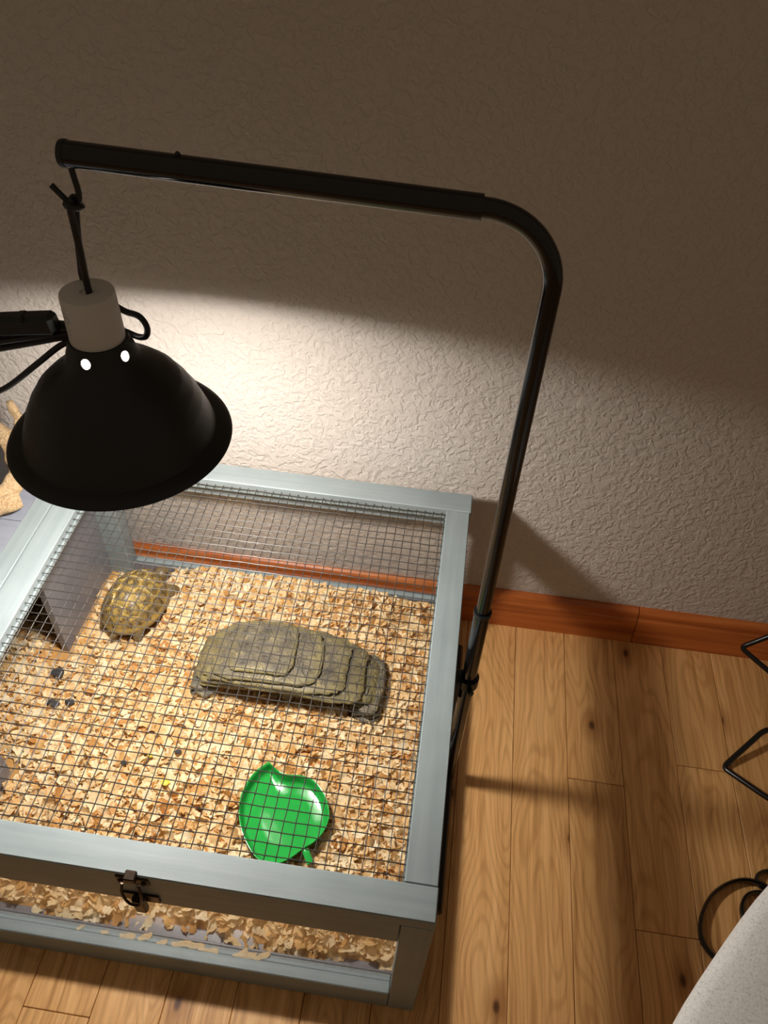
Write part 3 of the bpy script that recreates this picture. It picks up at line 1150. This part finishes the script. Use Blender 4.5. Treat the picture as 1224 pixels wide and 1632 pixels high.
# ------------------------------------------------------------------ lamp stand
PX, PY = 0.0188, 0.3187
stand = thing('lamp_stand', (PX, PY, 0), 'tall black metal tube lamp stand with bent arm over the tortoise house', 'lamp stand')
SL = 0.0292            # slight upward tilt of the arm
ZA = 0.9000
XB = -0.0440


def arm_pt(x):
    return Vector((x, PY, ZA + (XB - x) * SL))


RB = 0.062
bend = []
for k in range(17):
    a = math.radians(90) * k / 16
    bend.append(Vector((PX - RB + RB * math.cos(a), PY, ZA - RB + RB * math.sin(a) - 0.0000)))
path = [Vector((PX, PY, 0.40)), Vector((PX, PY, 0.6)), Vector((PX, PY, 0.80))] + bend + [arm_pt(-0.06), arm_pt(-0.09)]
MB().tube(path, 0.0080, 24).build('bent_tube', 'black_tube', stand, smooth=True)
MB().tube([(PX, PY, 0.0005), (PX, PY, 0.2), (PX, PY, 0.4195)], 0.0097, 24).build('lower_tube', 'black_tube', stand, smooth=True)
mb = MB()
mb.lathe([(0.0082, 0.4165), (0.0106, 0.4165), (0.0106, 0.4225), (0.0082, 0.4225)], (PX, PY), 24, close=True)
mb.build('tube_collar', 'black_paint', stand, smooth=True)
a0, a1 = arm_pt(XB), arm_pt(-0.3645)
arm = MB().tube([a0, (a0 + a1) / 2, a1], 0.0100, 24).build('arm_tube', 'black_tube', stand, smooth=True)
d = (a1 - a0).normalized()
MB().tube([a1 - d * 0.002, a1 + d * 0.0005, a1 + d * 0.0028, a1 + d * 0.004], [0.0104, 0.0106, 0.0098, 0.006], 24).build('end_cap', 'black_paint', stand, smooth=True)
sc_ = arm_pt(-0.2748)
MB().tube([sc_ + Vector((0, 0, 0.008)), sc_ + Vector((0, 0, 0.0112)), sc_ + Vector((0, 0, 0.0125))], [0.0022, 0.0022, 0.001], 12).build('lock_button', 'black_paint', stand, smooth=True)
h0 = arm_pt(-0.3620)
hp = [h0 + Vector((0, 0, -0.008)), Vector((-0.3610, PY - 0.001, 0.8935)), Vector((-0.3600, PY - 0.001, 0.880)), Vector((-0.3620, PY - 0.001, 0.8715)), Vector((-0.3665, PY - 0.001, 0.8690)),
      Vector((-0.3715, PY - 0.001, 0.8725)), Vector((-0.3815, PY - 0.001, 0.8840))]
MB().tube(bez(hp, 6), 0.0024, 12).build('hook', 'black_paint', stand, smooth=True)
# clamp holding the pole to the house and the floor bar
mb = MB()
mb.lathe([(0.0098, 0.268), (0.0135, 0.268), (0.0135, 0.284), (0.0098, 0.284)], (PX, PY), 24, close=True)
mb.box((0.0010, PY - 0.012, 0.236), (0.0090, PY + 0.010, 0.284), 0.0015)
clamp = mb.build('clamp', 'black_paint', stand, smooth=True)
MB().tube([(PX + 0.002, PY - 0.0125, 0.276), (PX + 0.004, PY - 0.020, 0.276), (PX + 0.0045, PY - 0.0225, 0.276)], [0.003, 0.0045, 0.003], 12).build('clamp_knob', 'black_paint', clamp, smooth=True)
MB().tube([(PX, PY - 0.20, 0.0085), (PX, PY, 0.0085), (PX, PY + 0.24, 0.0085)], 0.0080, 16).build('floor_bar', 'black_tube', stand, smooth=True)

# ------------------------------------------------------------------ dome lamp
LX, LY = -0.375, 0.319
lamp = thing('dome_lamp', (LX, LY, 0.630), 'black dome heat lamp with grey socket hanging from the stand hook', 'lamp')
outer = [(0.0243, 0.7450), (0.0268, 0.7446), (0.0278, 0.7410), (0.0305, 0.7345), (0.0325, 0.7275), (0.0370, 0.7195), (0.0460, 0.7120), (0.0570, 0.7030), (0.0675, 0.6930), (0.0685, 0.6903), (0.0765, 0.6800), (0.0775, 0.6772),
         (0.0835, 0.6670), (0.0845, 0.6638), (0.0888, 0.6530), (0.0922, 0.6440), (0.0938, 0.6395), (0.0946, 0.6376), (0.0972, 0.6368), (0.1040, 0.6347), (0.1090, 0.6322), (0.1104, 0.6300)]
inner = [(r_ - 0.0011, z - 0.0009) for r_, z in outer]
inner[-1] = (0.1094, 0.6296)
ring_prof = outer + inner[::-1]
mis = [0] * (len(outer)) + [1] * (len(inner) - 1) + [0]
mb = MB()
mb.lathe(ring_prof, (LX, LY), 96, mi=mis, close=True)
shade = mb.build('lamp_shade', ['black_paint', 'reflector'], lamp, smooth=True, sharp=40)
# vent holes
cut = MB()
for q in range(5):
    a = math.radians(-93 + 72 * q)
    dr = Vector((math.cos(a) * 0.82, math.sin(a) * 0.82, 0.57))
    c = Vector((LX + 0.0300 * math.cos(a), LY + 0.0300 * math.sin(a), 0.7350))
    cut.tube([c - dr * 0.008, c + dr * 0.008], 0.0047, 20)
cutter = cut.build('vent_cutter', 'black_paint', None)
bo = shade.modifiers.new('vents', 'BOOLEAN')
bo.operation = 'DIFFERENCE'
bo.object = cutter
bo.solver = 'EXACT'
bpy.context.view_layer.update()
dg = bpy.context.evaluated_depsgraph_get()
new_me = bpy.data.meshes.new_from_object(shade.evaluated_get(dg))
shade.modifiers.clear()
old = shade.data
shade.data = new_me
bpy.data.objects.remove(cutter)
bpy.data.meshes.remove(old)
# ceramic socket
mb = MB()
mb.lathe([(0.0001, 0.7380), (0.0244, 0.7380), (0.0247, 0.7400), (0.0240, 0.7880), (0.0234, 0.7905), (0.0218, 0.7912), (0.0060, 0.7912), (0.0052, 0.7895), (0.0001, 0.7895)],
         (LX, LY), 64)
sock = mb.build('socket', 'ceramic', lamp, smooth=True)


def socket_print(a0_, a1_, z0_, z1_):
    mbp = MB()
    nseg = 8
    vs2 = []
    for k2 in range(nseg + 1):
        a = math.radians(a0_ + (a1_ - a0_) * k2 / nseg)
        for z in (z0_, z1_):
            r_ = 0.02462 - (z - 0.74) / 0.048 * 0.0007 + 0.00006
            vs2.append((LX + r_ * math.cos(a), LY + r_ * math.sin(a), z))
    fs2 = [(2 * k2, 2 * k2 + 2, 2 * k2 + 3, 2 * k2 + 1) for k2 in range(nseg)]
    mbp.add(vs2, fs2)
    return mbp


mb = MB()
# faded round emblem and two lines of tiny print
for k2 in range(40):
    a = 2 * math.pi * k2 / 40
    b2 = 2 * math.pi * (k2 + 1) / 40
    for (ri, ro) in ((0.0045, 0.0052),):
        q4 = []
        for (an, rr_) in ((a, ri), (b2, ri), (b2, ro), (a, ro)):
            th_ = math.radians(-128) + rr_ * math.cos(an) / 0.0245
            z = 0.774 + rr_ * math.sin(an)
            r_ = 0.02462 - (z - 0.74) / 0.048 * 0.0007 + 0.00008
            q4.append((LX + r_ * math.cos(th_), LY + r_ * math.sin(th_), z))
        mb.add(q4, [(0, 1, 2, 3)])
for (a_, b2, za, zb) in ((-134, -122, 0.7730, 0.7750), (-136, -118, 0.7625, 0.7632), (-134, -121, 0.7600, 0.7606), (-135, -119, 0.7575, 0.7581)):
    q = socket_print(a_, b2, za, zb)
    mb.add(q.v, q.f)
mb.build('printed_mark', 'print', sock)
# bulb
mb = MB()
mb.lathe([(0.0001, 0.6420), (0.012, 0.6424), (0.022, 0.6437), (0.0330, 0.6455), (0.0392, 0.6485), (0.0402, 0.6530), (0.0380, 0.6610), (0.0280, 0.6770), (0.0180, 0.6920), (0.0140, 0.7020), (0.0130, 0.7100)],
         (LX, LY), 40, mi=[0, 0, 0, 0, 1, 1, 1, 1, 1, 1])
bulb = mb.build('bulb', ['bulb', 'bulb_neck'], lamp, smooth=True)
MB().lathe([(0.0130, 0.7095), (0.0134, 0.7140), (0.0126, 0.7165), (0.0134, 0.7190), (0.0126, 0.7215), (0.0134, 0.7240), (0.0126, 0.7270), (0.0110, 0.7370), (0.0001, 0.7378)], (LX, LY), 24).build('bulb_base', 'brass', bulb, smooth=True)
# cord: up over the hook, back down behind the socket and into a tied bundle
KN = Vector((-0.3672, LY - 0.001, 0.8700))
cord_a = bez([(LX + 0.0030, LY - 0.001, 0.7880), (LX + 0.0028, LY - 0.001, 0.800), (LX + 0.0045, LY - 0.002, 0.825), (LX + 0.0060, LY - 0.004, 0.856), (LX + 0.0075, LY - 0.006, 0.868),
              (LX + 0.0082, LY - 0.003, 0.8735), (LX + 0.0082, LY + 0.003, 0.8735), (LX + 0.0060, LY + 0.006, 0.866), (LX + 0.0030, LY + 0.006, 0.850), (LX - 0.0040, LY + 0.010, 0.815), (LX - 0.0110, LY + 0.020, 0.790),
              (LX - 0.006, LY + 0.030, 0.772), (LX + 0.012, LY + 0.034, 0.7540), (LX + 0.030, LY + 0.028, 0.7530), (LX + 0.0375, LY + 0.024, 0.7450), (LX + 0.0350, LY + 0.024, 0.7350), (LX + 0.0240, LY + 0.030, 0.7290),
              (LX + 0.005, LY + 0.036, 0.7300), (LX - 0.022, LY + 0.034, 0.7310), (LX - 0.050, LY + 0.030, 0.7340), (LX - 0.085, LY + 0.026, 0.7340), (LX - 0.120, LY + 0.026, 0.7230)], 8)
cord = MB().tube(cord_a, 0.0030, 10).build('cord', 'rubber', lamp, smooth=True)
mb = MB()
mb.tube(bez([KN + Vector((-0.004, -0.004, 0.002)), KN + Vector((0.002, -0.0065, 0.0005)), KN + Vector((0.0055, 0, -0.002)), KN + Vector((0.002, 0.0065, -0.004)), KN + Vector((-0.004, 0.004, -0.003)), KN + Vector((-0.0045, -0.002, -0.001))], 6), 0.0031, 10)
mb.build('cord_knot', 'rubber', cord, smooth=True)
bx_, by_, bz_ = LX - 0.030, LY + 0.026, 0.7300
for q in range(8):
    dy, dz = 0.007 * math.cos(q * 0.83), 0.0115 * math.sin(q * 0.83)
    mb = MB()
    mb.tube(bez([(bx_ + 0.006, by_ + dy * 0.4, bz_ + dz * 0.35), (bx_ - 0.018, by_ + dy * 0.7, bz_ - 0.001 + dz * 0.6), (bx_ - 0.055, by_ + dy * 1.1, bz_ - 0.007 + dz * 1.1), (bx_ - 0.098, by_ + dy * 1.3, bz_ - 0.018 + dz * 1.3), (bx_ - 0.120, by_ + dy * 1.2, bz_ - 0.026 + dz * 1.2)], 6), 0.0031, 10)
    mb.build('cord_strand', 'rubber', cord, smooth=True)
MB().tube(bez([(bx_ + 0.006, by_ - 0.004, bz_ - 0.004), (bx_ - 0.020, by_ - 0.004, bz_ - 0.014), (bx_ - 0.052, by_ - 0.004, bz_ - 0.040), (bx_ - 0.095, by_ - 0.002, bz_ - 0.076), (bx_ - 0.130, by_, bz_ - 0.096)], 8), 0.0031, 10).build('cord_tail', 'rubber', cord, smooth=True)
# inline switch tied into the bundle
mb = MB()
mb.box((-0.032, -0.0085, -0.0105), (0.032, 0.0085, 0.0105), 0.004)
mb.box((-0.005, -0.010, 0.004), (0.005, 0.006, 0.0115), 0.002)
rot = Matrix.Rotation(math.radians(-9), 3, 'Y')
mb.v = [tuple(rot @ Vector(p) + Vector((bx_ - 0.050, by_ - 0.006, bz_ + 0.0065))) for p in mb.v]
mb.build('inline_switch', 'black_paint', cord, smooth=True)

# ------------------------------------------------------------------ driftwood on the roof
dw = MB()


def branch(pts, rads, seed):
    P_ = bez(pts, 8)
    n_ = len(P_)
    rr_ = np.interp(np.linspace(0, 1, n_), np.linspace(0, 1, len(rads)), rads)
    rr_ = [r_ * (1 + 0.25 * noise.noise(Vector((i * 0.25, seed, 0)))) for i, r_ in enumerate(rr_)]
    P_ = [p + Vector((noise.noise(p * 40 + Vector((seed, 0, 0))), noise.noise(p * 40 + Vector((0, seed, 0))), 0)) * 0.004 for p in P_]
    k0 = len(dw.v)
    dw.tube(P_, rr_, 18)
    # fluted, weathered surface
    for i in range(n_):
        for sd in range(18):
            q_ = Vector(dw.v[k0 + i * 18 + sd])
            f_ = 1 + 0.16 * math.sin(sd * 2 * math.pi / 18 * 3 + i * 0.22 + seed) + 0.28 * noise.noise(q_ * 75 + Vector((seed * 3, 0, 0))) + 0.15 * noise.noise(q_ * 210)
            dw.v[k0 + i * 18 + sd] = tuple(P_[i] + (q_ - P_[i]) * f_)


ZR = H - 0.003 + 0.007
branch([(-0.632, 0.462, ZR + 0.014), (-0.662, 0.442, ZR + 0.016), (-0.705, 0.425, ZR + 0.020), (-0.760, 0.430, ZR + 0.030), (-0.80, 0.455, ZR + 0.05)], [0.010, 0.015, 0.018, 0.016, 0.008], 1)
branch([(-0.655, 0.452, ZR + 0.018), (-0.645, 0.490, ZR + 0.034), (-0.660, 0.520, ZR + 0.060), (-0.690, 0.535, ZR + 0.078), (-0.730, 0.520, ZR + 0.085), (-0.765, 0.480, ZR + 0.060), (-0.765, 0.440, ZR + 0.030)], [0.014, 0.012, 0.013, 0.012, 0.010, 0.010, 0.010], 2)
branch([(-0.650, 0.500, ZR + 0.040), (-0.652, 0.545, ZR + 0.072), (-0.668, 0.560, ZR + 0.110)], [0.010, 0.008, 0.004], 3)
branch([(-0.71, 0.43, ZR + 0.02), (-0.72, 0.48, ZR + 0.02), (-0.75, 0.52, ZR + 0.014)], [0.012, 0.012, 0.006], 4)
o = dw.build('driftwood', 'driftwood', None, smooth=True, sharp=80)
tag(o, 'gnarled pale tan driftwood branch lying on the grey roof boards', 'driftwood')

# ------------------------------------------------------------------ black iron pieces at the right
rack = thing('zigzag_wire_rack', (0.55, 0.46, 0.0), 'black bent-wire zigzag rack standing on the oak floor by the baseboard', 'wire rack')
zz = [(0.622, 0.606, 0.203), (0.491, 0.598, 0.0636), (0.622, 0.500, 0.030), (0.5148, 0.4622, 0.030), (0.4500, 0.4020, 0.0040), (0.497, 0.3560, 0.020), (0.640, 0.235, 0.070)]
zz = [Vector(p) for p in zz]


def rounded(pts, r_):
    out_ = [pts[0]]
    for i in range(1, len(pts) - 1):
        a = (pts[i - 1] - pts[i])
        b2 = (pts[i + 1] - pts[i])
        la = min(r_, a.length * 0.4)
        lb = min(r_, b2.length * 0.4)
        p0_, p2_ = pts[i] + a.normalized() * la, pts[i] + b2.normalized() * lb
        for t in np.linspace(0, 1, 7):
            out_.append(p0_ * (1 - t) ** 2 + pts[i] * 2 * t * (1 - t) + p2_ * t ** 2)
    out_.append(pts[-1])
    return out_


MB().tube(rounded(zz, 0.010), 0.0044, 12).build('zigzag_rod', 'black_iron', rack, smooth=True, sharp=80)
mir = [Vector((1.28 - p.x, p.y, p.z)) for p in zz]
MB().tube(rounded(mir, 0.010), 0.0044, 12).build('zigzag_rod', 'black_iron', rack, smooth=True, sharp=80)

stool = thing('iron_stool', (0.455, -0.16, 0.0), 'black wrought-iron stool with flat scroll feet on the oak floor', 'stool')
mb = MB()
sc_pts = [(0.560, 0.150), (0.505, 0.205), (0.470, 0.226), (0.438, 0.224), (0.405, 0.203), (0.384, 0.172), (0.3775, 0.143), (0.386, 0.124), (0.402, 0.113), (0.440, 0.100), (0.490, 0.06)]
mb.tube(bez([(x, y, 0.0072) for x, y in sc_pts], 8), 0.003, 8, flat=(0.0028, 0.0070))
mb.build('scroll_foot', 'black_iron', stool, smooth=True, sharp=80)
mb = MB()
sc2 = [(0.540, 0.165), (0.500, 0.198), (0.475, 0.212), (0.452, 0.207), (0.440, 0.186), (0.445, 0.160), (0.465, 0.140), (0.500, 0.120)]
mb.tube(bez([(x, y, 0.0072) for x, y in sc2], 8), 0.003, 8, flat=(0.0028, 0.0070))
mb.build('scroll_foot', 'black_iron', stool, smooth=True, sharp=80)
mb = MB()
sc3 = [(0.560, 0.215), (0.520, 0.238), (0.492, 0.246), (0.474, 0.240), (0.469, 0.228), (0.480, 0.219), (0.510, 0.214)]
mb.tube(bez([(x, y, 0.006) for x, y in sc3], 8), 0.003, 8, flat=(0.0026, 0.0058))
mb.build('scroll_foot', 'black_iron', stool, smooth=True, sharp=80)
CA = math.radians(51)
U = Vector((math.cos(CA), math.sin(CA), 0))
Vv = Vector((math.sin(CA), -math.cos(CA), 0))
CC = Vector((0.285, 0.025, 0)) + Vv * 0.232
for (a, b2) in ((0.19, -0.02), (0.19, 0.19), (-0.19, -0.10), (-0.19, 0.19)):
    p = CC + U * a + Vv * b2
    MB().tube([(p.x, p.y, 0.0), (p.x, p.y, 0.14), (p.x, p.y, 0.276)], 0.007, 12).build('leg', 'black_iron', stool, smooth=True)
fr_ = [CC + U * a + Vv * b2 + Vector((0, 0, 0.270)) for (a, b2) in ((0.2, -0.18), (0.2, 0.2), (-0.2, 0.2), (-0.2, -0.18), (0.2, -0.18))]
MB().tube(fr_, 0.007, 12).build('seat_frame', 'black_iron', stool, smooth=True)
# cushion
bm = bmesh.new()
bmesh.ops.create_cube(bm, size=2.0)
bmesh.ops.subdivide_edges(bm, edges=bm.edges, cuts=16, use_grid_fill=True)
for v in bm.verts:
    c = v.co.copy()
    n4 = (abs(c.x) ** 3.4 + abs(c.y) ** 3.4) ** (1 / 3.4)
    mxy = max(abs(c.x), abs(c.y), 1e-6)
    fx, fy = (c.x * mxy / n4, c.y * mxy / n4) if n4 > 1e-6 else (0, 0)
    rr_ = min(1.0, (abs(fx) ** 3.4 + abs(fy) ** 3.4) ** (1 / 3.4))
    side = 1 - 0.055 * abs(c.z) ** 3
    P = CC + U * (0.235 * fx * side) + Vv * (0.235 * fy * side)
    z = 0.3125 + c.z * 0.035 * (1 - 0.35 * rr_ ** 4)
    z += 0.0035 * noise.noise(Vector((P.x * 14, P.y * 14, c.z)))
    v.co = Vector((P.x, P.y, z))
mb = MB()
mb.bm(bm)
cush = thing('seat_cushion', (CC.x, CC.y, 0.277), 'pale grey heathered fabric cushion on the black iron stool', 'cushion')
mb.build('cushion_cover', 'fabric', cush, smooth=True, sharp=80)
